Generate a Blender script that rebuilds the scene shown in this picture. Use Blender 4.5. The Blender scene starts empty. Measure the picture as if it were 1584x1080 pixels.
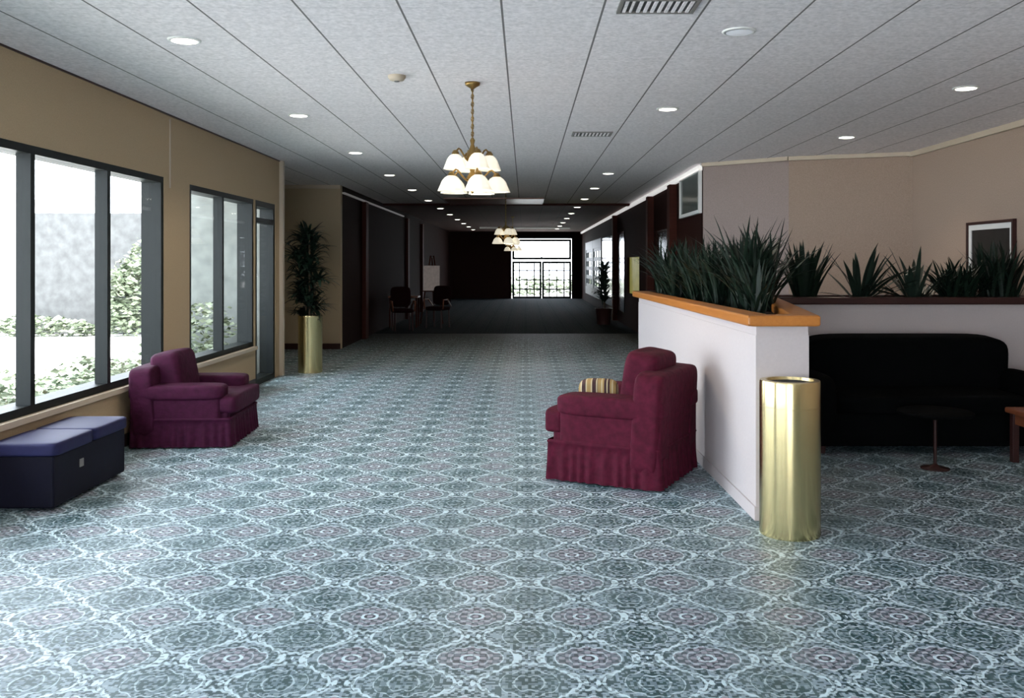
import bpy, bmesh, math, random
from mathutils import Vector, Matrix
random.seed(7)
sc = bpy.context.scene
sc.view_settings.view_transform = 'Standard'
sc.view_settings.exposure = 0.25
COL = sc.collection
PI = math.pi

# ---------------------------------------------------------------- materials
class NT:
    def __init__(s, mat):
        s.nt = mat.node_tree; s.n = s.nt.nodes; s.l = s.nt.links
    def put(s, sock, v):
        if isinstance(v, bpy.types.NodeSocket): s.l.new(v, sock)
        else: sock.default_value = v
    def m(s, op, a, b=None, c=None):
        n = s.n.new('ShaderNodeMath'); n.operation = op
        s.put(n.inputs[0], a)
        if b is not None: s.put(n.inputs[1], b)
        if c is not None: s.put(n.inputs[2], c)
        return n.outputs[0]
    def mix(s, f, a, b):
        n = s.n.new('ShaderNodeMix'); n.data_type = 'RGBA'
        s.put(n.inputs[0], f)
        s.put(n.inputs[6], a if isinstance(a, bpy.types.NodeSocket) else (*a, 1))
        s.put(n.inputs[7], b if isinstance(b, bpy.types.NodeSocket) else (*b, 1))
        return n.outputs[2]
    def xyz(s, coord='Object'):
        t = s.n.new('ShaderNodeTexCoord'); sp = s.n.new('ShaderNodeSeparateXYZ')
        s.l.new(t.outputs[coord], sp.inputs[0]); return sp.outputs, t.outputs[coord]

def mat(name, col, rough=0.7, metal=0.0, noise=0.0, nscale=20, bump=0.0, bscale=60, col2=None, emis=None, estr=0, spec=0.5, aniso=0):
    m = bpy.data.materials.new(name); m.use_nodes = True
    b = m.node_tree.nodes['Principled BSDF']
    b.inputs['Roughness'].default_value = rough
    b.inputs['Metallic'].default_value = metal
    b.inputs['Specular IOR Level'].default_value = spec
    if aniso:
        b.inputs['Anisotropic'].default_value = aniso; b.inputs['Anisotropic Rotation'].default_value = .25
    b.inputs['Base Color'].default_value = (*col, 1)
    t = NT(m)
    if noise or col2:
        _, c = t.xyz()
        n = t.n.new('ShaderNodeTexNoise'); n.inputs['Scale'].default_value = nscale; n.inputs['Detail'].default_value = 4
        t.l.new(c, n.inputs['Vector'])
        c2 = col2 if col2 else tuple(x*(1-noise) for x in col)
        r = t.m('MULTIPLY_ADD', n.outputs[0], 2.0, -0.5)
        rc = t.n.new('ShaderNodeClamp'); t.l.new(r, rc.inputs[0])
        t.l.new(t.mix(rc.outputs[0], col, c2), b.inputs['Base Color'])
    if bump:
        _, c = t.xyz()
        n = t.n.new('ShaderNodeTexNoise'); n.inputs['Scale'].default_value = bscale; n.inputs['Detail'].default_value = 3
        t.l.new(c, n.inputs['Vector'])
        bp = t.n.new('ShaderNodeBump'); bp.inputs['Strength'].default_value = bump; bp.inputs['Distance'].default_value = 0.01
        t.l.new(n.outputs[0], bp.inputs['Height']); t.l.new(bp.outputs[0], b.inputs['Normal'])
    if emis:
        b.inputs['Emission Color'].default_value = (*emis, 1); b.inputs['Emission Strength'].default_value = estr
    return m

def carpet_mat(name, k=1.0, rough=.5, spec=.6, shade_ramp=None):
    """woven carpet; shade_ramp=(y0,y1,k2): yarn by yarn dither from k to the darker k2, paints the light fall-off into the colour"""
    m = mat(name, (0.1, 0.1, 0.1), rough, spec=spec)
    t = NT(m); b = m.node_tree.nodes['Principled BSDF']
    (x, y, z), c = t.xyz()
    u = t.m('MULTIPLY', t.m('ADD', x, 0.209), 2*PI/0.45)
    v = t.m('MULTIPLY', t.m('SUBTRACT', y, 3.44), 2*PI/0.407)
    A = t.m('COSINE', u); B = t.m('COSINE', v)
    f = t.m('ADD', A, B)
    def near(val, c0, w): return t.m('COMPARE', val, c0, w)
    mx = lambda a, b_: t.m('MAXIMUM', a, b_)
    mu = lambda a, b_: t.m('MULTIPLY', a, b_)
    jag = mu(t.m('COSINE', mu(u, 12.0)), 0.07)
    l1 = near(t.m('ADD', t.m('MULTIPLY_ADD', B, 0.85, A), jag), 0.0, 0.10)
    l2 = near(t.m('ADD', t.m('MULTIPLY_ADD', A, 0.75, B), jag), 0.0, 0.11)
    sc1 = mu(t.m('COSINE', mu(u, 8.0)), 0.10)
    fr_ = t.m('ADD', t.m('MULTIPLY_ADD', A, 0.9, mu(B, 1.1)), sc1)
    ring = near(fr_, 0.92, 0.07)
    ring_in = near(fr_, 1.55, 0.05)
    inside = t.m('GREATER_THAN', fr_, 0.92)
    g2 = t.m('ADD', f, sc1)
    inside2 = t.m('LESS_THAN', g2, -1.0)
    ring2 = near(g2, -1.0, 0.055)
    ring3 = near(g2, -1.62, 0.05)
    cen = near(f, 1.9, 0.04)
    pet = t.m('GREATER_THAN', mu(t.m('COSINE', mu(u, 9.0)), t.m('COSINE', mu(v, 8.0))), 0.12)
    bars = mu(t.m('GREATER_THAN', t.m('COSINE', mu(v, 7.0)), .25), t.m('GREATER_THAN', t.m('COSINE', mu(u, 13.0)), -.3))
    cx = t.m('FLOOR', mu(x, 85.0)); cy = t.m('FLOOR', mu(y, 85.0))
    cb = t.n.new('ShaderNodeCombineXYZ'); t.l.new(cx, cb.inputs[0]); t.l.new(cy, cb.inputs[1])
    wn = t.n.new('ShaderNodeTexWhiteNoise'); t.l.new(cb.outputs[0], wn.inputs['Vector'])
    sp1 = t.m('GREATER_THAN', wn.outputs[0], 0.56)
    sp2 = t.m('GREATER_THAN', wn.outputs[0], 0.28)
    K = lambda r, g, bb: (r*k, g*k, bb*k)
    base = t.mix(sp1, K(.012, .052, .064), K(.22, .30, .36))
    base = t.mix(mu(inside2, 0.45), base, K(.012, .065, .07))
    base = t.mix(mu(bars, mu(sp2, .42)), base, K(.40, .50, .55))
    base = t.mix(mu(inside, .6), base, K(.035, .032, .055))
    base = t.mix(mu(pet, mu(inside, .65)), base, K(.40, .39, .46))
    st = mu(t.m('SUBTRACT', 1.0, t.m('ABSOLUTE', A)), 0.14)
    base = t.mix(st, base, K(.40, .55, .56))
    ln = mx(mx(mu(l1, .95), mu(l2, .7)), mx(mu(ring, .85), mx(mu(ring_in, .5), mx(cen, mx(mu(ring2, .6), mu(ring3, .6))))))
    colr = t.mix(mu(ln, t.m('MULTIPLY_ADD', sp2, 0.5, 0.4)), base, K(.62, .78, .83))
    if shade_ramp:
        y0, y1, k2 = shade_ramp
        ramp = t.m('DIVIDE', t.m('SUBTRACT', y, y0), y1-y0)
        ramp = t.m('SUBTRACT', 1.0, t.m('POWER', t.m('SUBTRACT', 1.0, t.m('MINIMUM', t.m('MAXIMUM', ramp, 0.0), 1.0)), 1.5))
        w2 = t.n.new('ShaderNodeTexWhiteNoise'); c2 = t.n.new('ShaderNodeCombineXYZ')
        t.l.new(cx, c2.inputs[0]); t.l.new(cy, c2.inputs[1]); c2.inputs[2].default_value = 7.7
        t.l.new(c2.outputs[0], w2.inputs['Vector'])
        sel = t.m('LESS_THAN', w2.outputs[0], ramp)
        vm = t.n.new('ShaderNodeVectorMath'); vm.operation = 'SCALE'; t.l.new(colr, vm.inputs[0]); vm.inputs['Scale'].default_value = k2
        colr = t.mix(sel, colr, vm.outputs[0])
    t.l.new(colr, b.inputs['Base Color'])
    bp = t.n.new('ShaderNodeBump'); bp.inputs['Strength'].default_value = .3; bp.inputs['Distance'].default_value = .004
    t.l.new(wn.outputs[0], bp.inputs['Height']); t.l.new(bp.outputs[0], b.inputs['Normal'])
    return m

def ceiling_mat(name, col, seam):
    m = mat(name, col, 0.85, spec=0.2); t = NT(m); b = m.node_tree.nodes['Principled BSDF']
    (x, y, z), c = t.xyz()
    fr = t.m('FRACT', t.m('DIVIDE', t.m('ADD', x, 0.125+0.548*20), 0.548))
    d = t.m('MINIMUM', fr, t.m('SUBTRACT', 1.0, fr))
    line = t.m('LESS_THAN', d, 0.011)
    fry = t.m('FRACT', t.m('DIVIDE', y, .61)); dy = t.m('MINIMUM', fry, t.m('SUBTRACT', 1.0, fry))
    liney = t.m('MULTIPLY', t.m('LESS_THAN', dy, 0.007), 0.22)
    n = t.n.new('ShaderNodeTexNoise'); n.inputs['Scale'].default_value = 38; n.inputs['Detail'].default_value = 4
    t.l.new(c, n.inputs['Vector'])
    nn = t.n.new('ShaderNodeClamp'); t.l.new(t.m('MULTIPLY_ADD', n.outputs[0], 2.4, -.7), nn.inputs[0])
    base = t.mix(nn.outputs[0], tuple(q*0.80 for q in col), tuple(min(.95, q*1.08) for q in col))
    t.l.new(t.mix(t.m('MAXIMUM', line, liney), base, seam), b.inputs['Base Color'])
    return m

def wood_mat(name, c1, c2, rough=0.35, axis=0, spec=.5):
    m = mat(name, c1, rough, spec=spec); t = NT(m); b = m.node_tree.nodes['Principled BSDF']
    _, c = t.xyz()
    mp = t.n.new('ShaderNodeMapping'); sc_ = [14, 14, 14]; sc_[axis] = 1.2; mp.inputs['Scale'].default_value = sc_
    t.l.new(c, mp.inputs[0])
    n = t.n.new('ShaderNodeTexNoise'); n.inputs['Scale'].default_value = 3; n.inputs['Detail'].default_value = 5
    t.l.new(mp.outputs[0], n.inputs['Vector'])
    t.l.new(t.mix(n.outputs[0], c1, c2), b.inputs['Base Color'])
    return m

def stripe_mat(name, c1, c2, c3, freq):
    m = mat(name, c1, 0.8); t = NT(m); b = m.node_tree.nodes['Principled BSDF']
    (x, y, z), c = t.xyz()
    s = t.m('SINE', t.m('MULTIPLY', y, freq))
    s2 = t.m('SINE', t.m('MULTIPLY', y, freq*2.3))
    c_ = t.mix(t.m('GREATER_THAN', s, 0.1), c1, c2)
    t.l.new(t.mix(t.m('GREATER_THAN', s2, 0.75), c_, c3), b.inputs['Base Color'])
    return m

def glass_mat(name):
    m = bpy.data.materials.new(name); m.use_nodes = True
    t = NT(m); t.n.clear()
    o = t.n.new('ShaderNodeOutputMaterial'); tr = t.n.new('ShaderNodeBsdfTransparent'); gl = t.n.new('ShaderNodeBsdfGlossy')
    tr.inputs[0].default_value = (.95, .96, .96, 1); gl.inputs['Roughness'].default_value = .03
    mx = t.n.new('ShaderNodeMixShader'); mx.inputs[0].default_value = .04
    t.l.new(tr.outputs[0], mx.inputs[1]); t.l.new(gl.outputs[0], mx.inputs[2]); t.l.new(mx.outputs[0], o.inputs[0])
    return m

M = dict(
 carpet=carpet_mat('patterned_carpet'), carpet_fade=carpet_mat('patterned_carpet_light_falloff', 1, .6, .4, (13.6, 19.4, .07)),
 carpet_dimmed=carpet_mat('patterned_carpet_dimmed', .07, .95, .03),
 ceil=ceiling_mat('ceiling_panels', (.88, .84, .86), (.17, .16, .16)),
 ceil_dimmed=ceiling_mat('ceiling_panels_low_light', (.11, .055, .045), (.04, .03, .025)),
 tan=mat('tan_wallpaper', (.49, .365, .225), .85, noise=.15, nscale=120, bump=.15, bscale=200),
 tan2=mat('beige_wallpaper', (.46, .37, .245), .85, noise=.12, nscale=120),
 pink=mat('pinkish_beige_wallpaper', (.42, .315, .25), .85, noise=.28, nscale=90, bump=.15, bscale=200),
 lav=mat('grey_lilac_wallpaper', (.36, .285, .265), .85, noise=.25, nscale=90),
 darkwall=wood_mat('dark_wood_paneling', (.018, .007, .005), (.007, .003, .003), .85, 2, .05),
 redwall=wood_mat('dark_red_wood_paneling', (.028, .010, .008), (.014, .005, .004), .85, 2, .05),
 half=mat('pale_half_wall_plaster', (.53, .48, .48), .8, noise=.06, nscale=60, bump=.1, bscale=150),
 trim=mat('cream_painted_trim', (.52, .44, .34), .5),
 white=mat('white_paint', (.8, .8, .78), .4),
 frame=mat('dark_bronze_frame', (.006, .009, .009), .5, spec=.2),
 glass=glass_mat('window_glass'),
 oak=wood_mat('orange_oak', (.52, .20, .04), (.36, .12, .02), .35, 1),
 walnut=wood_mat('dark_walnut', (.05, .018, .017), (.03, .012, .010), .4, 0, .3),
 cherry=wood_mat('cherry_wood', (.26, .085, .04), (.16, .05, .02), .35, 0),
 beam=wood_mat('dark_cherry_wood', (.06, .016, .010), (.035, .010, .008), .7, 0, .1),
 maroon=mat('maroon_upholstery', (.085, .0065, .022), .8, noise=.5, nscale=22, bump=.6, bscale=16, spec=.15),
 purple=mat('burgundy_purple_upholstery', (.050, .006, .028), .8, noise=.45, nscale=22, bump=.6, bscale=16, spec=.15),
 dkmaroon=mat('dark_red_upholstery', (.014, .003, .004), .9, spec=.1),
 navy=mat('navy_vinyl', (.005, .005, .014), .6, noise=.2, nscale=30, spec=.15),
 navylit=mat('navy_vinyl_lit_top', (.018, .019, .070), .6, noise=.2, nscale=30, spec=.2),  # lighter copy of the navy vinyl, light on the bench top painted in
 sofa=mat('black_green_upholstery', (.0025, .003, .0033), .95, noise=.3, nscale=30, bump=.2, spec=.05),
 brass=mat('satin_brass', (.76, .63, .33), .26, 1.0, aniso=.85),
 brassdk=mat('aged_brass', (.30, .19, .07), .35, 1.0),
 dark=mat('black_void', (.006, .006, .006), .8),
 vent=mat('dark_grey_duct', (.06, .06, .06), .8),
 print=mat('dark_print', (.016, .014, .012), .5, noise=.6, nscale=8),
 gloss=mat('added_dark_glossy_panel', (.008, .008, .008), .12),
 soil=mat('potting_soil', (.02, .013, .008), 1, noise=.4, bump=.8),
 leafd=mat('dark_green_leaf', (.004, .011, .007), .45, col2=(.010, .024, .014), nscale=8, spec=.3),
 leafg=mat('grey_green_leaf', (.024, .040, .028), .45, col2=(.008, .02, .014), nscale=8, spec=.4),
 ivy=mat('garden_foliage', (.05, .075, .04), .8, col2=(.34, .38, .28), nscale=4, spec=.1),
 stem=mat('brown_cane', (.09, .06, .035), .8, noise=.3),
 shade=mat('frosted_glass_shade', (.88, .84, .76), .4, emis=(1, .90, .68), estr=.5),
 lens=mat('lamp_lens', (1, 1, 1), .4, emis=(1, .93, .8), estr=9),
 lensoff=mat('unlit_lens', (.85, .87, .9), .3, emis=(.8, .85, 1), estr=.15),
 steel=mat('grey_metal_grille', (.22, .21, .20), .5, .2),
 pillow=stripe_mat('striped_brown_gold_fabric', (.33, .22, .08), (.04, .014, .014), (.5, .42, .26), 75),
 concrete=mat('pale_concrete', (.70, .69, .66), .9, noise=.12, nscale=2),
 extwall=mat('grey_exterior_stucco', (.085, .088, .090), .9, noise=.5, nscale=5),
 extpale=mat('pale_grey_exterior_stucco', (.17, .185, .175), .9, noise=.4, nscale=5),
 extwhite=mat('white_exterior_wall', (.7, .7, .68), .9, noise=.08, nscale=4),
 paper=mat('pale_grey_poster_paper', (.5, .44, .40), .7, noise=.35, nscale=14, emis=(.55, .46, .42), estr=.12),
 yellow=mat('lit_yellow_panel', (.3, .25, .06), .5, noise=.7, nscale=6, emis=(.8, .75, .2), estr=.18),
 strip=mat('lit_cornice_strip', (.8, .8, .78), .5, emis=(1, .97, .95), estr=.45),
 stripdim=mat('dim_cornice_strip', (.4, .38, .36), .5, emis=(1, .95, .9), estr=.05),
 board=mat('glossy_grey_green_panel', (.10, .13, .12), .15, noise=.5, nscale=2),
)

# ---------------------------------------------------------------- mesh helpers
def box(bm, x0, x1, y0, y1, z0, z1):
    vs = [bm.verts.new(p) for p in ((x0,y0,z0),(x1,y0,z0),(x1,y1,z0),(x0,y1,z0),(x0,y0,z1),(x1,y0,z1),(x1,y1,z1),(x0,y1,z1))]
    for f in ((3,2,1,0),(4,5,6,7),(0,1,5,4),(1,2,6,5),(2,3,7,6),(3,0,4,7)):
        bm.faces.new([vs[i] for i in f])

def lp(bm, c, s, k=5, n=8, rotz=0, tiltx=0, tilty=0):
    """rounded, puffed box (L-p ball) with centre c and full size s"""
    cache = {}
    R = Matrix.Rotation(rotz, 3, 'Z') @ Matrix.Rotation(tilty, 3, 'Y') @ Matrix.Rotation(tiltx, 3, 'X')
    def V(p):
        key = tuple(round(q, 5) for q in p)
        if key not in cache:
            d = sum(abs(q)**k for q in p)**(1.0/k)
            q = Vector((p[0]/d*s[0]/2, p[1]/d*s[1]/2, p[2]/d*s[2]/2))
            cache[key] = bm.verts.new(R @ q + Vector(c))
        return cache[key]
    g = [math.sin((-1+2*i/n)*PI/2)*.35+(-1+2*i/n)*.65 for i in range(n+1)]
    for ax in range(3):
        for sg in (-1, 1):
            for i in range(n):
                for j in range(n):
                    def P(a, b_):
                        p = [0, 0, 0]; p[ax] = sg; p[(ax+1) % 3] = g[a]; p[(ax+2) % 3] = g[b_]; return p
                    q = [V(P(i, j)), V(P(i+1, j)), V(P(i+1, j+1)), V(P(i, j+1))]
                    if sg < 0: q.reverse()
                    try: bm.faces.new(q)
                    except ValueError: pass

def lathe(bm, prof, seg=32, c=(0, 0, 0), rot=None, wave=None, cap0=False, cap1=False):
    rings = []
    for (r, z) in prof:
        ring = []
        for i in range(seg):
            a = 2*PI*i/seg
            rr = r*(1+(wave(a, z) if wave else 0))
            p = Vector((rr*math.cos(a), rr*math.sin(a), z))
            if rot: p = rot @ p
            ring.append(bm.verts.new(p+Vector(c)))
        rings.append(ring)
    for a, b_ in zip(rings, rings[1:]):
        for i in range(seg):
            bm.faces.new([a[i], a[(i+1) % seg], b_[(i+1) % seg], b_[i]])
    if cap0: bm.faces.new(list(reversed(rings[0])))
    if cap1: bm.faces.new(rings[-1])

def tube(bm, pts, r, seg=8):
    pts = [Vector(p) for p in pts]; rings = []
    for i, p in enumerate(pts):
        d = (pts[min(i+1, len(pts)-1)]-pts[max(i-1, 0)]).normalized()
        up = Vector((0, 0, 1)) if abs(d.z) < .95 else Vector((1, 0, 0))
        a = d.cross(up).normalized(); b_ = a.cross(d).normalized()
        rr = r[i] if isinstance(r, (list, tuple)) else r
        rings.append([bm.verts.new(p+a*rr*math.cos(2*PI*j/seg)+b_*rr*math.sin(2*PI*j/seg)) for j in range(seg)])
    for a, b_ in zip(rings, rings[1:]):
        for j in range(seg): bm.faces.new([a[j], a[(j+1) % seg], b_[(j+1) % seg], b_[j]])
    bm.faces.new(rings[0]); bm.faces.new(list(reversed(rings[-1])))

def obj(name, bm, m, parent=None, smooth=False, bevel=0, label=None, cat=None, kind=None, group=None, loc=None, fixn=True):
    if fixn: bmesh.ops.recalc_face_normals(bm, faces=bm.faces)
    me = bpy.data.meshes.new(name); bm.to_mesh(me); bm.free()
    ms = m if isinstance(m, (list, tuple)) else [m]
    for q in ms: me.materials.append(q)
    if smooth:
        for p in me.polygons: p.use_smooth = True
    o = bpy.data.objects.new(name, me); COL.objects.link(o)
    if bevel:
        md = o.modifiers.new('bevel', 'BEVEL'); md.width = bevel; md.segments = 3; md.limit_method = 'ANGLE'
    if parent: o.parent = parent
    if loc: o.location = loc
    tagit(o, label, cat, kind, group)
    return o
def tagit(o, label=None, cat=None, kind=None, group=None):
    if label: o['label'] = label
    if cat: o['category'] = cat
    if kind: o['kind'] = kind
    if group: o['group'] = group
def empty(name, loc, label, cat, group=None, rotz=0, kind=None):
    o = bpy.data.objects.new(name, None); o.empty_display_size = .1; COL.objects.link(o)
    o.location = loc; o.rotation_euler = (0, 0, rotz); tagit(o, label, cat, kind, group); return o
def copy_thing(src, loc, rotz=None, label=None, matmap=None, scale=None):
    def cp(o, par):
        n = o.copy(); COL.objects.link(n)
        if par: n.parent = par
        if matmap and o.type == 'MESH':
            n.data = o.data.copy()
            for i, q in enumerate(n.data.materials):
                if q in matmap: n.data.materials[i] = matmap[q]
        for ch in list(o.children): cp(ch, n)
        return n
    n = cp(src, None); n.location = loc
    if rotz is not None: n.rotation_euler = (0, 0, rotz)
    if label: n['label'] = label
    if scale: n.scale = scale
    return n
def struct(name, boxes, m, **kw):
    bm = bmesh.new()
    for b_ in boxes: box(bm, *b_)
    return obj(name, bm, m, kind='structure', **kw)

# ---------------------------------------------------------------- room shell
H = 2.88; XL = -3.29; XR = 4.80; XC = 2.45; YB = -4.0; YE = 39.0
struct('floor', [(-5.2, 5.0, YB, 13.6, -.02, 0)], M['carpet'], label='teal carpet with white ogee medallion pattern')
struct('floor_light_falloff', [(-5.2, 5.0, 13.6, 19.4, -.02, 0)], M['carpet_fade'], label='patterned carpet with falling light dithered into its colour')  # darkened yarn cells paint the light fall-off into the carpet
struct('floor_corridor', [(-5.2, 5.0, 19.4, YE+.1, -.02, 0)], M['carpet_dimmed'], label='patterned corridor carpet with low light put into its colour')  # same carpet, corridor dimness painted into its base colour
struct('ground', [(-45, 30, -25, 90, -.1, -.06)], M['concrete'], label='pale concrete ground outdoors')
struct('ceiling', [(-4.6, 5.0, YB, 20.9, H, H+.15)], M['ceil'], label='grey panelled ceiling with long seams')
struct('ceiling_corridor', [(-3.6, 3.0, 20.9, YE+.2, H, H+.15)], M['ceil_dimmed'], label='corridor ceiling with low light put into its colour')  # far ceiling darkened in its colour to stand for low light
t = .18; x0, x1 = XL-t, XL
ops = [(-3.2, 3.0, .5, 2.29), (3.75, 8.25, .5, 2.29), (8.88, 10.98, .5, 2.28), (11.05, 11.92, 0, 2.28)]
bx = []; y = YB
for (a, b_, s0, s1) in ops:
    bx.append((x0, x1, y, a, 0, H))
    if s0 > 0: bx.append((x0, x1, a, b_, 0, s0))
    bx.append((x0, x1, a, b_, s1, H)); y = b_
bx.append((x0, x1, y, 12.2, 0, H))
struct('wall_left', bx, M['tan'], label='tan papered wall with large windows')
struct('wall_recess_side', [(-4.55, -4.37, 12.2, 16.1, 0, H)], M['tan2'])
struct('wall_recess_front', [(-4.55, XL-.001, 12.02, 12.2, 0, H)], [M['tan2']])
struct('wall_exterior', [(-4.57, XL-t-.002, 11.98, 12.018, 0, H+.3)], M['extpale'], label='pale grey exterior stucco face')
struct('wall_recess', [(-4.37, -3.24, 15.9, 16.05, 0, H)], M['tan2'], label='beige papered wall facing the lobby')
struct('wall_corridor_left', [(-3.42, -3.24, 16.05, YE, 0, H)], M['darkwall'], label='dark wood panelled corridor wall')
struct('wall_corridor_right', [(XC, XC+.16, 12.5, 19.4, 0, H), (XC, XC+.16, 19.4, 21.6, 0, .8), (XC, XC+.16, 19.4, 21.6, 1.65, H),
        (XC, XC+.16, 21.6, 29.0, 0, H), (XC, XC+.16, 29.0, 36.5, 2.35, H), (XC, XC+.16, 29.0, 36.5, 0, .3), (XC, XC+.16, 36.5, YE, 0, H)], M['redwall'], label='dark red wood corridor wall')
struct('wall_right', [(XR, XR+.15, YB, 11.2, 0, H)], M['pink'], label='pinkish beige papered wall')
def slab(name, p, q, th, m, z0=0, z1=H, **kw):
    p = Vector((*p, 0)); q = Vector((*q, 0)); d = (q-p).normalized(); n = Vector((-d.y, d.x, 0))*th
    bm = bmesh.new(); vs = []
    for z in (z0, z1):
        for c in (p, q, q+n, p+n): vs.append(bm.verts.new((c.x, c.y, z)))
    for f in ((3,2,1,0),(4,5,6,7),(0,1,5,4),(1,2,6,5),(2,3,7,6),(3,0,4,7)): bm.faces.new([vs[i] for i in f])
    return obj(name, bm, m, kind='structure', **kw)
slab('wall_rear_right', (XR, 11.2), (3.41, 11.7), -.15, M['pink'], label='pinkish beige papered wall')
slab('wall_rear_angled', (3.41, 11.7), (XC, 12.45), -.15, M['lav'], label='grey lilac papered wall')
slab('trim_1', (XR, 11.19), (3.41, 11.69), .05, M['trim'], H-.05, H)
slab('trim_2', (3.41, 11.69), (XC, 12.44), .05, M['trim'], H-.05, H)
struct('trim_3', [(XR-.05, XR, YB, 11.2, H-.06, H)], M['trim'])
struct('trim_4', [(XL, XL+.012, YB, 12.2, H-.012, H)], M['walnut'], label='thin dark ceiling trim')
struct('trim_5', [(-4.37, -3.24, 15.86, 15.9, H-.06, H)], M['trim'])
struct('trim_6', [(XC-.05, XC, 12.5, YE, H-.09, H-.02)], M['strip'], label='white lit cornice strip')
struct('trim_7', [(-3.24, -3.20, 16.05, 24, H-.14, H-.11)], M['stripdim'], label='cornice strip with its highlight as a faint glow')  # pale colour and faint emission stand in for the moulding's highlight
struct('trim_8', [(XL, XL+.012, 8.37, 8.38, 2.2, H-.04)], M['trim'], label='thin wall conduit')
struct('trim_9', [(XL, XL+.05, 12.12, 12.2, 0, H)], M['trim'], label='pale wall corner bead')
struct('baseboard_left', [(XL, XL+.015, YB, 11.0, 0, .1)], M['walnut'])
struct('baseboard_recess', [(-4.37, -3.24, 15.88, 15.9, 0, .1)], M['walnut'])
struct('wall_far', [(-3.42, -.58, YE, YE+.15, 0, H), (2.02, XC+.16, YE, YE+.15, 0, H), (-.58, 2.02, YE, YE+.15, 2.58, H)], M['darkwall'])
struct('wall_back', [(-3.5, -3.0, YB-.15, YB, 0, H), (.4, 4.95, YB-.15, YB, 0, H), (-3.0, .4, YB-.15, YB, 2.5, H)], M['tan'])
struct('trim_10', [(-3.24, XC, 20.7, 21.0, H-.05, H)], M['beam'], label='reddish wood ceiling beam')
struct('trim_11', [(-1.7, 1.7, 33.9, 34.1, H-.06, H)], M['stripdim'], label='white ceiling band')
struct('trim_17', [(-1.7, .4, 18.9, 20.6, H-.03, H)], M['cherry'], label='reddish wood ceiling panel')
for i, yy in enumerate((14.6, 17.2, 24.0)):
    struct('trim_%d' % (12+i), [(XC-.12, XC, yy, yy+.25, 0, H-.1)], M['beam'], label='reddish wood pilaster')
for i, yy in enumerate((18.0, 24.5, 28.0)):
    struct('trim_%d' % (18+i), [(-3.24, -3.16, yy, yy+.3, 0, H-.15)], M['beam'], label='reddish wood pilaster')
struct('window_8', [(XC-.02, XC-.001, 22.2, 23.8, .3, 2.3), (XC-.02, XC-.001, 24.5, 28.4, .3, 2.3), (XC-.02, XC-.001, 15.1, 16.9, .3, 2.1)], M['gloss'], label='dark glossy panels added for reflections')  # reflective panels added on the corridor wall for their reflections

def window_y(name, y0, y1, z0, z1, mull, x=XL-.055, fw=.055, transom=None, label=None):
    bm = bmesh.new(); d = .05; xa, xb = XL-t-.005, x+d
    box(bm, xa, xb, y0, y1, z0, z0+fw); box(bm, xa, xb, y0, y1, z1-fw, z1)
    for yy in (y0+fw/2, y1-fw/2): box(bm, xa, xb, yy-fw/2, yy+fw/2, z0+fw, z1-fw)
    for yy in mull: box(bm, x-d, x+d, yy-fw/2, yy+fw/2, z0+fw, z1-fw)
    if transom: box(bm, x-d, x+d, y0+fw, y1-fw, transom-.03, transom+.03)
    o = obj(name, bm, M['frame'], kind='structure', label=label or 'dark bronze framed window')
    g = bmesh.new(); box(g, x-.006, x+.006, y0+fw*.6, y1-fw*.6, z0+fw*.6, z1-fw*.6)
    obj('glass', g, M['glass'], parent=o, label='clear glass pane')
    return o
window_y('window_1', 3.75, 8.25, .5, 2.29, [4.95, 6.06, 7.17])
window_y('window_2', 8.88, 10.98, .5, 2.28, [9.88])
window_y('window_3', -3.2, 3.0, .5, 2.29, [-2.1, -1, 0, 1, 2])
window_y('door_1', 11.05, 11.92, 0, 2.28, [], transom=2.04, fw=.07, label='dark framed glass exterior door')
struct('trim_15', [(XL-.005, XL+.05, 3.75, 8.25, .46, .5), (XL-.005, XL+.05, 8.88, 10.98, .46, .5)], M['trim'], label='pale window sill')

def lattice(bm, axis, a0, a1, z0, z1, pos, nx, nz, w=.05, bw=.10):
    def bb(p0, p1, q0, q1, d=.04):
        if axis == 'x': box(bm, p0, p1, pos-d, pos+d, q0, q1)
        else: box(bm, pos-d, pos+d, p0, p1, q0, q1)
    bb(a0, a1, z0, z0+bw); bb(a0, a1, z1-bw, z1); bb(a0, a0+bw, z0+bw, z1-bw); bb(a1-bw, a1, z0+bw, z1-bw)
    for i in range(1, nx):
        c = a0+(a1-a0)*i/nx; bb(c-w/2, c+w/2, z0+bw, z1-bw, .02)
    for i in range(1, nz):
        c = z0+(z1-z0)*i/nz; bb(a0+bw, a1-bw, c-w/2, c+w/2, .019)
bm = bmesh.new(); lattice(bm, 'x', -.55, .72, 0, 1.6, YE+.05, 4, 4, w=.05, bw=.09)
d2 = obj('door_2', bm, M['frame'], kind='structure', label='glazed lattice door')
bm = bmesh.new(); lattice(bm, 'x', .74, 2.0, 0, 1.6, YE+.05, 4, 4, w=.05, bw=.09)
obj('door_3', bm, M['frame'], kind='structure', label='glazed lattice door')
bm = bmesh.new(); lattice(bm, 'x', -.55, 2.0, 1.68, 2.56, YE+.05, 2, 1, bw=.10)
obj('window_4', bm, M['frame'], kind='structure', label='transom window above the doors')
for i, yy in enumerate((29.0, 32.75)):
    bm = bmesh.new(); lattice(bm, 'y', yy+.02, yy+3.73, .32, 2.33, XC+.03, 3, 6, bw=.30, w=.14)
    obj('window_%d' % (5+i), bm, M['frame'], kind='structure', label='lattice glazed side window')
struct('window_7', [(XC+.05, XC+.07, 19.4, 21.6, .8, 1.65)], M['yellow'], label='lit yellow display niche')

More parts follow.
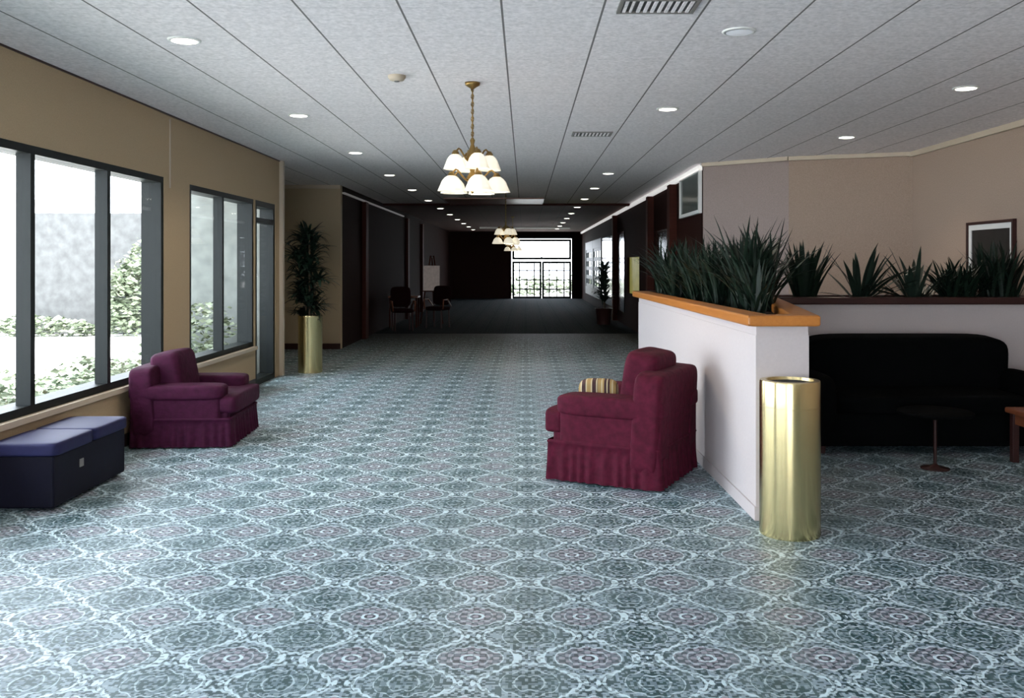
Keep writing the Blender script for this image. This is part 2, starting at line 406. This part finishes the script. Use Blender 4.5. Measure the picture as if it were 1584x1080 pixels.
# ---------------------------------------------------------------- exterior
def leafcloud(name, boxes, n, size, m, label, cat, seed=1):
    r = random.Random(seed); bm = bmesh.new()
    tot = sum((b[1]-b[0])*(b[3]-b[2])*(b[5]-b[4]) for b in boxes)
    for b in boxes:
        k = int(n*((b[1]-b[0])*(b[3]-b[2])*(b[5]-b[4]))/tot)
        for _ in range(k):
            c = Vector((r.uniform(b[0], b[1]), r.uniform(b[2], b[3]), b[4]+(b[5]-b[4])*r.random()**.7))
            c.z = b[4]+(c.z-b[4])*(.75+.25*math.sin(c.y*3.1+c.x*2)+.1*r.random())
            s = size*r.uniform(.6, 1.4)
            R = Matrix.Rotation(r.uniform(0, 6.28), 3, 'Z') @ Matrix.Rotation(r.uniform(-1.2, 1.2), 3, 'X')
            vs = [bm.verts.new(c+R @ Vector(p)*s) for p in ((-.5, 0, 0), (0, -.35, .05), (.6, 0, 0), (0, .35, .05))]
            bm.faces.new(vs)
    return obj(name, bm, m, label=label, cat=cat, kind='stuff', fixn=False)
leafcloud('ivy_ground_cover', [(-4.9, -3.6, 3.0, 11.8, -.06, .50), (-6.3, -4.9, 4.0, 12.5, -.06, .22), (-4.6, -3.7, 10.8, 11.8, .3, 1.0)], 12000, .07, M['ivy'], 'green leafy ground cover growing under the windows', 'plant', 3)
leafcloud('climbing_ivy', [(-8.95, -8.25, 19.2, 19.75, -.06, 2.3), (-7.4, -6.4, 18.9, 19.7, -.06, 1.5), (-11.5, -9.3, 19.1, 19.7, -.06, .36)], 4600, .12, M['ivy'], 'green climbing ivy and shrubs against a garden wall', 'plant', 5)
leafcloud('entrance_shrubs', [(-2.5, 4.0, 44, 45.5, -.06, .9)], 1200, .25, M['ivy'], 'green shrubs outside the glazed entrance', 'shrub', 6)
struct('wall_garden', [(-11.2, -4.6, 20, 20.25, -.06, 2.62)], M['extwall'], label='grey garden wall outdoors')
struct('wall_garden_far', [(-22, -11.2, 24, 24.3, -.06, 3.2)], M['extwhite'], label='white building wall outdoors')

# ---------------------------------------------------------------- half wall planter
poly = [Vector(p) for p in ((1.35,5.29),(1.66,5.29),(2.2,8.1),(4.78,8.1),(4.78,8.75),(2.3,8.75),(1.95,9.96),(1.25,9.96))]
def offset(poly, d):
    n = len(poly); out = []
    for i in range(n):
        a = poly[i-1]; b_ = poly[i]; c = poly[(i+1) % n]
        d1 = (b_-a).normalized(); d2_ = (c-b_).normalized()
        n1 = Vector((d1.y, -d1.x)); n2 = Vector((d2_.y, -d2_.x))
        mm = (n1+n2); mm = mm/(mm.dot(n1)) if mm.length > 1e-6 else n1
        out.append(b_+mm*d)
    return out
PL = empty('half_wall_planter', (1.5, 7.5, 0), 'pale half wall planter box with an orange oak cap', 'planter')
def prism(bm, pts, z0, z1):
    lo = [bm.verts.new((p.x-1.5, p.y-7.5, z0)) for p in pts]; hi = [bm.verts.new((p.x-1.5, p.y-7.5, z1)) for p in pts]
    n = len(pts)
    for i in range(n): bm.faces.new([lo[i], lo[(i+1) % n], hi[(i+1) % n], hi[i]])
    bm.faces.new(list(reversed(lo))); bm.faces.new(hi)
bm = bmesh.new(); prism(bm, poly, 0, 1.08); obj('planter_body', bm, M['half'], parent=PL)
bm = bmesh.new(); prism(bm, offset(poly, -.08), 1.081, 1.14); obj('soil', bm, M['soil'], parent=PL, label='dark potting soil')
bm = bmesh.new(); prism(bm, offset(poly, .010), 0, .08); obj('skirting', bm, M['half'], parent=PL)
bm = bmesh.new(); prism(bm, offset(poly, -.004), 1.08, 1.136); obj('planter_rim', bm, M['half'], parent=PL)
po = offset(poly, .06); pi_ = offset(poly, -.10)
po[3].x = po[4].x = 4.795
for nm, es, mm in (('wood_cap', (7, 0, 1), M['oak']), ('wood_cap', (2, 3, 4, 5, 6), M['walnut'])):
    bm = bmesh.new()
    for e in es:
        j = (e+1) % 8; prism(bm, [po[e], po[j], pi_[j], pi_[e]], 1.136, 1.2)
    obj(nm, bm, mm, parent=PL, bevel=.012, label='orange oak cap' if es[0] == 7 else 'dark brown cap')  # cross arm and far rim are a darker brown than the front arm

# ---------------------------------------------------------------- foliage
def blades(bm, base, n, L, w, lean, curve, r, spread=.08, ell=None):
    for _ in range(n):
        az = r.uniform(0, 2*PI); tl = r.uniform(*lean); cv = r.uniform(*curve); ln = r.uniform(*L); ww = w*r.uniform(.7, 1.2)
        h = Vector((math.cos(az), math.sin(az), 0)); sd = Vector((-h.y, h.x, 0))
        p = Vector(base)+h*r.uniform(0, spread); K = 7; prev = None
        if ell: p = Vector(base)+Vector((r.uniform(-ell[0], ell[0]), r.uniform(-ell[1], ell[1]), 0))
        for i in range(K+1):
            s = i/K; wd = ww*(math.sin(PI*min(1, .18+s*.82))**.7 if s < 1 else 0)+.0008
            up = h*(-math.cos(tl))+Vector((0, 0, math.sin(tl)))
            ring = [bm.verts.new(p-sd*wd/2+up*wd*.12), bm.verts.new(p), bm.verts.new(p+sd*wd/2+up*wd*.12)]
            if prev:
                bm.faces.new([prev[0], prev[1], ring[1], ring[0]]); bm.faces.new([prev[1], prev[2], ring[2], ring[1]])
            prev = ring
            p = p+(h*math.sin(tl)+Vector((0, 0, math.cos(tl))))*ln/K
            tl += cv/K
def plant(loc, n, L, w, lean, curve, m, label, seed, name='strap_leaf_plant', spread=.1, ell=None, group='plants in the half wall planter'):
    bm = bmesh.new(); blades(bm, (0, 0, 0), n, L, w, lean, curve, random.Random(seed), spread, ell)
    return obj(name, bm, m, smooth=True, label=label, cat='plant', group=group, loc=loc, fixn=False)
zs = 1.141
for i, (px, py, n, hh, ex) in enumerate(((1.60,6.35,60,.44,.04),(1.76,6.98,150,.76,.13),(1.60,7.55,120,.60,.10),(2.00,7.88,130,.68,.10),(1.62,8.2,130,.62,.14),(1.95,8.6,100,.62,.12),(1.54,8.9,130,.64,.14),(1.55,9.5,150,.68,.16))):
    plant((px, py, zs), n, (hh*.5, hh*1.05), .030, (.02, .5), (.05, 1.3), M['leafd'], 'dense dark green strap leaf plant in planter soil', 20+i, ell=(ex, .22))
plant((2.60, 8.42, zs), 60, (.38, .60), .045, (.02, .35), (.1, .5), M['leafd'], 'upright dark green plant in the cross planter', 41)
plant((3.12, 8.42, zs), 32, (.36, .70), .055, (.15, 1.2), (.1, .6), M['leafg'], 'grey green plant with wide arching leaves', 42)
plant((3.62, 8.42, zs), 32, (.35, .60), .05, (.3, 1.2), (.1, .6), M['leafg'], 'small grey green arching leaf plant', 43)
plant((4.02, 8.42, zs), 100, (.3, .50), .035, (.1, .8), (.2, 1.0), M['leafd'], 'bushy dark green plant in the cross planter', 44, ell=(.12, .12))
plant((4.40, 8.42, zs), 130, (.30, .64), .035, (.03, .4), (.1, .6), M['leafd'], 'bushy dark green plant beside the wall', 45, ell=(.12, .12))

# ---------------------------------------------------------------- brass floor planter with tree
def rev(prof, m, name, parent, smooth=True, seg=64, **kw):
    bm = bmesh.new(); lathe(bm, prof, seg, **{k: v for k, v in kw.items() if k in ('cap0', 'cap1', 'c')})
    o = obj(name, bm, m, parent=parent, smooth=smooth, label=kw.get('label'))
    md = o.modifiers.new('es', 'EDGE_SPLIT'); md.split_angle = math.radians(40)
    return o
BP = empty('brass_planter', (-2.97, 12.52, 0), 'tall polished brass cylinder planter beside the glass door', 'planter')
rev([(.163,0),(.165,.01),(.165,.76),(.168,.765),(.168,.785),(.155,.785),(.155,.70)], M['brass'], 'cylinder_body', BP, cap0=True)
rev([(.154,.70),(.154,.715)], M['soil'], 'soil', BP, cap1=True, cap0=True)
bm = bmesh.new(); r = random.Random(9)
for k in range(4):
    a = k*1.6; bx_, by_ = .05*math.cos(a), .05*math.sin(a)
    tube(bm, [(bx_, by_, .0), (bx_*1.3, by_*1.3, .5), (bx_*1.6, by_*1.6, .75+.12*k)], .014)
TR = obj('potted_tree', bm, M['stem'], label='tall dark green leafy plant standing in a brass planter', cat='plant', smooth=True, loc=(-2.97, 12.52, .716))
bm = bmesh.new()
for k in range(17):
    a = r.uniform(0, 6.28); zz = .06+k*.068
    off = -.12*max(0, (k-8)/8)
    blades(bm, (.10*math.cos(a)+off, .09*math.sin(a), zz), 44, (.16, .34), .05, (.2, 1.3), (.6, 1.8), r, .06)
obj('foliage', bm, M['leafd'], parent=TR, smooth=True, fixn=False)
# corridor plant
CP = empty('potted_corridor_plant', (1.95, 22.4, 0), 'dark leafy plant in a dark pot by corridor wall', 'plant')
rev([(.16,0),(.20,.38),(.22,.40),(.19,.40),(.18,.34)], M['walnut'], 'pot', CP, cap0=True)
bm = bmesh.new(); tube(bm, [(0, 0, .05), (.02, 0, .7), (.0, .02, 1.3)], .018); obj('stem', bm, M['stem'], parent=CP)
bm = bmesh.new()
for k in range(9): blades(bm, (0, 0, .55+k*.1), 26, (.25, .42), .05, (.2, 1.2), (.5, 1.5), r, .05)
obj('foliage', bm, M['leafg'], parent=CP, smooth=True, fixn=False)

# ---------------------------------------------------------------- brass trash can
TC = empty('brass_trash_can', (1.475, 5.04, 0), 'tall polished brass cylinder trash can beside the half wall', 'trash can')
rev([(.162,0),(.165,.008),(.165,.7105)], M['brass'], 'body', TC, cap0=True)
rev([(.165,.7115),(.165,.845),(.162,.853),(.13,.855),(.125,.838)], M['brass'], 'lid', TC)
rev([(.1255,.78),(.1255,.839)], M['dark'], 'ash_opening', TC, cap0=True, cap1=True, label='dark recessed top opening')
rev([(.1645,.710),(.1645,.712)], M['brassdk'], 'lid_seam', TC)

# ---------------------------------------------------------------- armchair (faces local +X)
def armchair(loc, rotz, m, label, sc_=(1, 1, 1)):
    C = empty('armchair', loc, label, 'chair', rotz=rotz); C.scale = sc_
    bm = bmesh.new(); box(bm, -.385, .365, -.375, .375, .05, .34); obj('seat_base', bm, m, parent=C, bevel=.03, smooth=True)
    bm = bmesh.new(); pts = []; hx, hy, cx_ = .385, .41, -.005
    N = 60
    for side in range(4):
        for i in range(N):
            s = -1+2*i/N
            pts.append(((cx_+s*hx, -hy), (cx_+hx, s*hy), (cx_-s*hx, hy), (cx_-hx, -s*hy))[side]+(((0, -1), (1, 0), (0, 1), (-1, 0))[side],))
    rows = []
    for zi, z in enumerate((.275, .262, .25, .2, .1, .012)):
        row = []
        f = (.275-z)/.26
        for k, (x, y_, nrm) in enumerate(pts):
            wv = .013*f*math.sin(k*1.05+math.sin(k*.23)*1.8)+.015*f+(.012 if zi == 1 else 0)
            row.append(bm.verts.new((x+nrm[0]*wv, y_+nrm[1]*wv, z)))
        rows.append(row)
    n = len(pts)
    for a, b_ in zip(rows, rows[1:]):
        for k in range(n): bm.faces.new([a[k], a[(k+1) % n], b_[(k+1) % n], b_[k]])
    obj('skirt', bm, m, parent=C, smooth=True)
    for sy in (-1, 1):
        bm = bmesh.new(); lp(bm, (-.05, sy*.315, .36), (.70, .19, .40), 12, 10)
        lp(bm, (-.045, sy*.315, .51), (.74, .235, .14), 6, 12)
        obj('arm', bm, m, parent=C, smooth=True)
    bm = bmesh.new(); lp(bm, (-.30, 0, .41), (.20, .86, .67), 9, 16, tilty=-.06); obj('backrest', bm, m, parent=C, smooth=True)
    bm = bmesh.new(); lp(bm, (-.18, 0, .645), (.24, .50, .43), 6, 12, tilty=-.16); obj('back_cushion', bm, m, parent=C, smooth=True)
    bm = bmesh.new(); lp(bm, (.085, 0, .405), (.62, .44, .15), 6, 12)
    lp(bm, (.35, 0, .39), (.15, .80, .17), 7, 10)
    obj('seat_cushion', bm, m, parent=C, smooth=True)
    return C
armchair((.705, 6.48, 0), math.radians(153), M['maroon'], 'maroon skirted armchair standing beside the half wall', (1.04, 1.04, 1.04))
armchair((-2.82, 7.80, 0), math.radians(3), M['purple'], 'burgundy purple skirted armchair below the window', (1.03, 1.1, .88))
bm = bmesh.new(); lp(bm, (0, 0, 0), (.12, .28, .18), 3.6, 14)
P = obj('striped_pillow', bm, M['pillow'], smooth=True, label='brown and gold striped pillow on the maroon armchair', cat='pillow', loc=(.52, 6.38, .60)); P.rotation_euler = (0, -.15, math.radians(80))

# ---------------------------------------------------------------- bench
BN = empty('upholstered_bench', (-3.035, 5.95, 0), 'low navy upholstered bench below the window', 'bench')
bm = bmesh.new(); box(bm, -.18, .19, -.49, .49, .02, .34); obj('bench_base', bm, M['navy'], parent=BN, bevel=.015)
for s in (-1, 1):
    bm = bmesh.new(); lp(bm, (.005, s*.253, .375), (.42, .505, .085), 10, 10); obj('seat_pad', bm, M['navylit'], parent=BN, smooth=True)
bm = bmesh.new(); box(bm, .19, .194, -.17, -.12, .20, .25); obj('maker_plate', bm, M['steel'], parent=BN, label='small grey tag')

# ---------------------------------------------------------------- sofa
SF = empty('sofa', (3.24, 7.5, 0), 'black green upholstered sofa against the half wall', 'sofa')
bm = bmesh.new(); box(bm, -.95, .95, -.38, .40, .06, .32); obj('sofa_base', bm, M['sofa'], parent=SF, bevel=.02)
bm = bmesh.new(); lp(bm, (0, .28, .55), (1.72, .30, .68), 8, 16, tiltx=.08); obj('backrest', bm, M['sofa'], parent=SF, smooth=True)
bm = bmesh.new(); lp(bm, (0, -.08, .38), (1.52, .66, .17), 6, 14); obj('seat_cushion', bm, M['sofa'], parent=SF, smooth=True)
for s in (-1, 1):
    bm = bmesh.new(); lp(bm, (s*.87, -.0, .36), (.20, .82, .50), 5, 10); obj('arm', bm, M['sofa'], parent=SF, smooth=True)
    for q in (-.33, .33):
        bm = bmesh.new(); lathe(bm, [(.018, 0), (.028, .1)], 12, c=(s*.88, q, 0), cap0=True, cap1=True); obj('leg', bm, M['walnut'], parent=SF)
PT = empty('pedestal_table', (3.0, 6.62, 0), 'dark round pedestal table in front of the sofa', 'table')
rev([(.02,.395),(.25,.395),(.26,.405),(.26,.418),(.25,.425)], M['sofa'], 'table_top', PT, cap1=True)
rev([(.10,0),(.10,.008),(.03,.02),(.012,.04),(.012,.37),(.05,.396)], M['walnut'], 'pedestal', PT, cap0=True)
WT = empty('wood_coffee_table', (4.05, 6.62, 0), 'reddish cherry wood coffee table beside the sofa', 'table')
bm = bmesh.new(); box(bm, -.40, .40, -.27, .27, .37, .41); obj('table_top', bm, M['cherry'], parent=WT, bevel=.01)
bm = bmesh.new(); box(bm, -.36, .36, -.23, .23, .29, .369); obj('apron', bm, M['cherry'], parent=WT)
for sx in (-1, 1):
    for sy in (-1, 1):
        bm = bmesh.new(); box(bm, sx*.35-.025, sx*.35+.025, sy*.22-.025, sy*.22+.025, 0, .369); obj('leg', bm, M['walnut'], parent=WT, bevel=.006)

# ---------------------------------------------------------------- chandeliers
def chandelier(loc, drop, e=16):
    C = empty('chandelier', loc, 'brass chandelier with frosted bell glass shades hanging from ceiling', 'chandelier', group='hallway chandeliers')
    bm = bmesh.new(); lathe(bm, [(.06, 0), (.055, -.02), (.03, -.035), (.01, -.05)], 24, cap0=True, cap1=True); obj('canopy', bm, M['brassdk'], parent=C, smooth=True)
    bm = bmesh.new()
    nl = int((drop-.45)/.03)
    for i in range(nl+1):
        z = -.05-i*(drop-.48)/nl; R = Matrix.Rotation((i % 2)*PI/2, 3, 'Z')
        pts = [R @ Vector((.010*math.cos(a), 0, .02*math.sin(a)))+Vector((0, 0, z)) for a in [2*PI*j/10 for j in range(11)]]
        tube(bm, pts, .0035, 5)
    tube(bm, [(0, 0, -.04), (0, 0, -drop+.42)], .006, 6)
    obj('chain', bm, M['brassdk'], parent=C, smooth=True)
    zc = -drop
    bm = bmesh.new(); lathe(bm, [(.008, zc+.43), (.02, zc+.41), (.012, zc+.38), (.03, zc+.33), (.05, zc+.28), (.025, zc+.22), (.018, zc+.17), (.045, zc+.13), (.035, zc+.08), (.008, zc+.04), (.014, zc+.02), (.002, zc)], 24)
    obj('hub', bm, M['brassdk'], parent=C, smooth=True)
    def shade_set(n, R, ztip, zh, ph, s):
        for i in range(n):
            a = ph+2*PI*i/n; ca, sa = math.cos(a), math.sin(a)
            pts = []
            for j in range(11):
                tt = j/10; rr = R*tt; z = zh+(ztip-zh)*tt-.05*math.sin(PI*min(1, tt*1.3))+.09*math.sin(PI*tt)*tt
                pts.append((rr*ca, rr*sa, z))
            bm = bmesh.new(); tube(bm, pts, .007, 7)
            lathe(bm, [(.014, ztip+.02), (.028, ztip), (.030, ztip-.022)], 14, c=(R*ca, R*sa, 0), cap0=True)
            obj('arm', bm, M['brassdk'], parent=C, smooth=True)
            bm = bmesh.new()
            lathe(bm, [(.026*s, ztip-.01), (.045*s, ztip-.025), (.062*s, ztip-.05), (.072*s, ztip-.08), (.086*s, ztip-.125), (.083*s, ztip-.125), (.068*s, ztip-.078), (.040*s, ztip-.028)], 28,
                  c=(R*ca, R*sa, 0), wave=lambda a_, z_: (.07*math.sin(a_*8) if z_ < ztip-.1 else .03*math.sin(a_*8)))
            obj('lamp_shade', bm, M['shade'], parent=C, smooth=True, label='frosted bell glass shade')
            if s >= 1.1 and i in (0, n//2):
                l = bpy.data.objects.new('bulb_light', bpy.data.lights.new('bulb', 'POINT'))
                l.data.energy = e; l.data.color = (1, .82, .6); l.data.shadow_soft_size = .03; l.parent = C; l.location = (R*ca, R*sa, ztip-.10); COL.objects.link(l)
    shade_set(5, .185, zc+.14, zc+.13, -PI/2+.3, 1.15)
    shade_set(4, .135, zc+.31, zc+.27, .35, 1.0)
    return C
CH = chandelier((-.40, 6.9, H), .85)
CH2 = chandelier((-.36, 17.0, H), 1.02, 6)
copy_thing(CH2, (-.36, 26.5, H))

# ---------------------------------------------------------------- downlights etc.
DL = empty('recessed_downlight', (-2.1, 5.58, H), 'round recessed downlight glowing in ceiling', 'ceiling light', group='recessed ceiling downlights')
bm = bmesh.new(); lathe(bm, [(.078, -.001), (.078, -.010), (.098, -.006), (.10, 0)], 32); obj('trim_ring', bm, M['white'], parent=DL, smooth=True)
bm = bmesh.new(); lathe(bm, [(.077, -.009), (.05, -.014), (.001, -.016)], 32); obj('lens', bm, M['lens'], parent=DL, smooth=True, label='glowing lamp lens')
pos = [(-2.1, 5.58+2.82*i) for i in range(1, 12)]+[(1.27, 8.05), (1.27, 13.8)]+[(1.27, 16.5+2.75*i) for i in range(8)]+[(3.46, 7.1), (3.5, 9.85)]
for p in pos: copy_thing(DL, (*p, H))
o = copy_thing(DL, (1.27, 5.37, H), label='unlit round recessed ceiling light', matmap={M['lens']: M['lensoff']})
def spot(x, y, e, col=(1, .86, .68), z=H-.03, ang=130):
    l = bpy.data.lights.new('downlight_lamp', 'SPOT'); l.energy = e; l.color = col; l.spot_size = math.radians(ang); l.spot_blend = .6; l.shadow_soft_size = .06
    q = bpy.data.objects.new('downlight_lamp', l); COL.objects.link(q); q.location = (x, y, z)
for (x, y) in [(-2.1, 5.58)]+pos:
    if x > 3: spot(x, y, 3 if y < 8 else 42)
    elif y < 15: spot(x, y, 34)
    elif y < 18: spot(x, y, 14)
    elif y < 24: spot(x, y, 3)
def vent(x, y, w, d):
    V = empty('ceiling_vent', (x, y, H), 'rectangular slotted metal air vent in the ceiling', 'vent', group='ceiling air vents')
    bm = bmesh.new()
    box(bm, -w/2, w/2, -d/2, -d/2+.02, -.012, 0); box(bm, -w/2, w/2, d/2-.02, d/2, -.012, 0)
    box(bm, -w/2, -w/2+.02, -d/2+.02, d/2-.02, -.012, 0); box(bm, w/2-.02, w/2, -d/2+.02, d/2-.02, -.012, 0)
    obj('vent_frame', bm, M['steel'], parent=V)
    bm = bmesh.new(); k = int(w/.035)
    for i in range(1, k):
        xx = -w/2+w*i/k; box(bm, xx-.009, xx+.009, -d/2+.02, d/2-.02, -.01, -.001)
    obj('louvres', bm, M['ceil'], parent=V)
    bm = bmesh.new(); box(bm, -w/2+.02, w/2-.02, -d/2+.02, d/2-.02, -.002, -.0005); obj('duct_opening', bm, M['vent'], parent=V)
vent(.71, 4.83, .42, .26); vent(.71, 9.6, .42, .30)
SD = empty('smoke_detector', (-.94, 6.64, H), 'small round smoke detector on the ceiling', 'smoke detector')
bm = bmesh.new(); lathe(bm, [(.065, 0), (.065, -.015), (.05, -.035), (.02, -.04)], 28, cap1=True); obj('housing', bm, M['trim'], parent=SD, smooth=True)
bm = bmesh.new(); lathe(bm, [(.02, -.0401), (.018, -.046)], 16, cap1=True); obj('sensor', bm, M['steel'], parent=SD, smooth=True)

HB = empty('framed_wall_panel', (XC, 13.3, 2.2), 'white framed grey panel mounted high on the wall', 'framed panel')
bm = bmesh.new(); box(bm, -.05, -.005, -.8, .8, 0, .05); box(bm, -.05, -.005, -.8, .8, .57, .62); box(bm, -.05, -.005, -.8, -.74, .05, .57); box(bm, -.05, -.005, .74, .8, .05, .57)
obj('frame', bm, M['white'], parent=HB)
bm = bmesh.new(); box(bm, -.03, -.006, -.74, .74, .05, .57); obj('panel', bm, M['board'], parent=HB)
FP = empty('framed_picture', (XR, 9.30, 1.2), 'framed dark picture with a pale mat on the wall', 'picture')
def ring_boxes(bm, xa, xb, y0, y1, z0, z1, w_):
    box(bm, xa, xb, y0, y1, z0, z0+w_); box(bm, xa, xb, y0, y1, z1-w_, z1); box(bm, xa, xb, y0, y0+w_, z0+w_, z1-w_); box(bm, xa, xb, y1-w_, y1, z0+w_, z1-w_)
bm = bmesh.new(); ring_boxes(bm, -.04, -.002, -.47, .47, 0, .74, .03); obj('frame', bm, M['walnut'], parent=FP)
bm = bmesh.new(); ring_boxes(bm, -.025, -.003, -.44, .44, .03, .71, .055); obj('mat_board', bm, M['white'], parent=FP, label='pale mat board')
bm = bmesh.new(); box(bm, -.015, -.004, -.385, .385, .085, .655); obj('print', bm, M['print'], parent=FP, label='dark print')

# ---------------------------------------------------------------- corridor furniture
EA = empty('easel', (-2.33, 22.6, 0), 'dark wood display easel', 'easel')
for nm, a, b_ in (('leg', (-.28, 0, 0), (-.04, .12, 1.7)), ('leg', (.28, 0, 0), (.04, .12, 1.7)), ('leg', (0, .6, 0), (0, .14, 1.65))):
    bm = bmesh.new(); tube(bm, [a, b_], .018, 8); obj(nm, bm, M['beam'], parent=EA)
bm = bmesh.new(); box(bm, -.27, .27, -.05, .05, .80, .83); obj('ledge', bm, M['beam'], parent=EA)
bm = bmesh.new(); box(bm, -.20, .20, -.01, .01, 0, .62)
o = obj('poster', bm, M['paper'], label='pale pinkish grey poster board resting on the easel', cat='poster', loc=(-2.33, 22.56, .831)); o.rotation_euler = (-.06, 0, 0)
def sidechair(loc, rz):
    C = empty('side_chair', loc, 'dark red upholstered side chair with wooden legs', 'chair', rotz=rz, group='corridor side chairs')
    bm = bmesh.new(); lp(bm, (0, 0, .45), (.48, .48, .1), 5, 8); obj('seat', bm, M['dkmaroon'], parent=C, smooth=True)
    bm = bmesh.new(); lp(bm, (0, .22, .75), (.46, .07, .46), 5, 8, tiltx=-.1); obj('backrest', bm, M['dkmaroon'], parent=C, smooth=True)
    for sx in (-1, 1):
        for sy in (-1, 1):
            bm = bmesh.new(); tube(bm, [(sx*.2, sy*.2, 0), (sx*.19, sy*.19, .42)], .018, 8); obj('leg', bm, M['walnut'], parent=C)
        bm = bmesh.new(); tube(bm, [(sx*.24, .2, .5), (sx*.26, .0, .66), (sx*.26, -.2, .66), (sx*.24, -.2, .44)], .018, 8); obj('armrest', bm, M['cherry'], parent=C, smooth=True)
    return C
s1 = sidechair((-2.75, 20.3, 0), .3)
copy_thing(s1, (-2.05, 21.3, 0), -.4)
TB = empty('console_table', (-2.85, 21.4, 0), 'small dark wood table between side chairs', 'table')
bm = bmesh.new(); box(bm, -.35, .35, -.25, .25, .70, .74); obj('table_top', bm, M['cherry'], parent=TB, bevel=.01)
for sx in (-1, 1):
    for sy in (-1, 1):
        bm = bmesh.new(); box(bm, sx*.31-.02, sx*.31+.02, sy*.21-.02, sy*.21+.02, 0, .699); obj('leg', bm, M['beam'], parent=TB)

# ---------------------------------------------------------------- world + light
w = bpy.data.worlds.new('World'); sc.world = w; w.use_nodes = True
w.node_tree.nodes['Background'].inputs[0].default_value = (.84, .91, 1, 1)
w.node_tree.nodes['Background'].inputs[1].default_value = 11.0
sl = bpy.data.lights.new('sun', 'SUN'); sl.energy = 14; sl.angle = math.radians(3); sl.color = (1, .95, .87)
so = bpy.data.objects.new('sun', sl); COL.objects.link(so)
so.rotation_euler = Vector((-.10, .55, -1)).to_track_quat('-Z', 'Y').to_euler()
def portal(loc, rot, sx, sy):
    l = bpy.data.lights.new('portal', 'AREA'); l.shape = 'RECTANGLE'; l.size = sx; l.size_y = sy; l.cycles.is_portal = True
    q = bpy.data.objects.new('portal', l); COL.objects.link(q); q.location = loc; q.rotation_euler = rot
portal((XL-.25, 6.0, 1.4), (0, math.radians(-90), 0), 1.8, 4.5)
portal((XL-.25, 10.4, 1.3), (0, math.radians(-90), 0), 2.2, 3.1)
portal((XL-.25, -.1, 1.4), (0, math.radians(-90), 0), 1.8, 6.2)
portal((-1.3, YB-.2, 1.25), (math.radians(90), 0, 0), 3.4, 2.5)

cam = bpy.data.cameras.new('Camera'); co = bpy.data.objects.new('Camera', cam); COL.objects.link(co)
co.location = (0, 0, 1.5); co.rotation_euler = (math.radians(90), 0, 0)
cam.sensor_width = 36; cam.lens = 36*1400/1584; cam.shift_x = -20/1584; cam.shift_y = -132/1584
cam.clip_end = 300
sc.camera = co
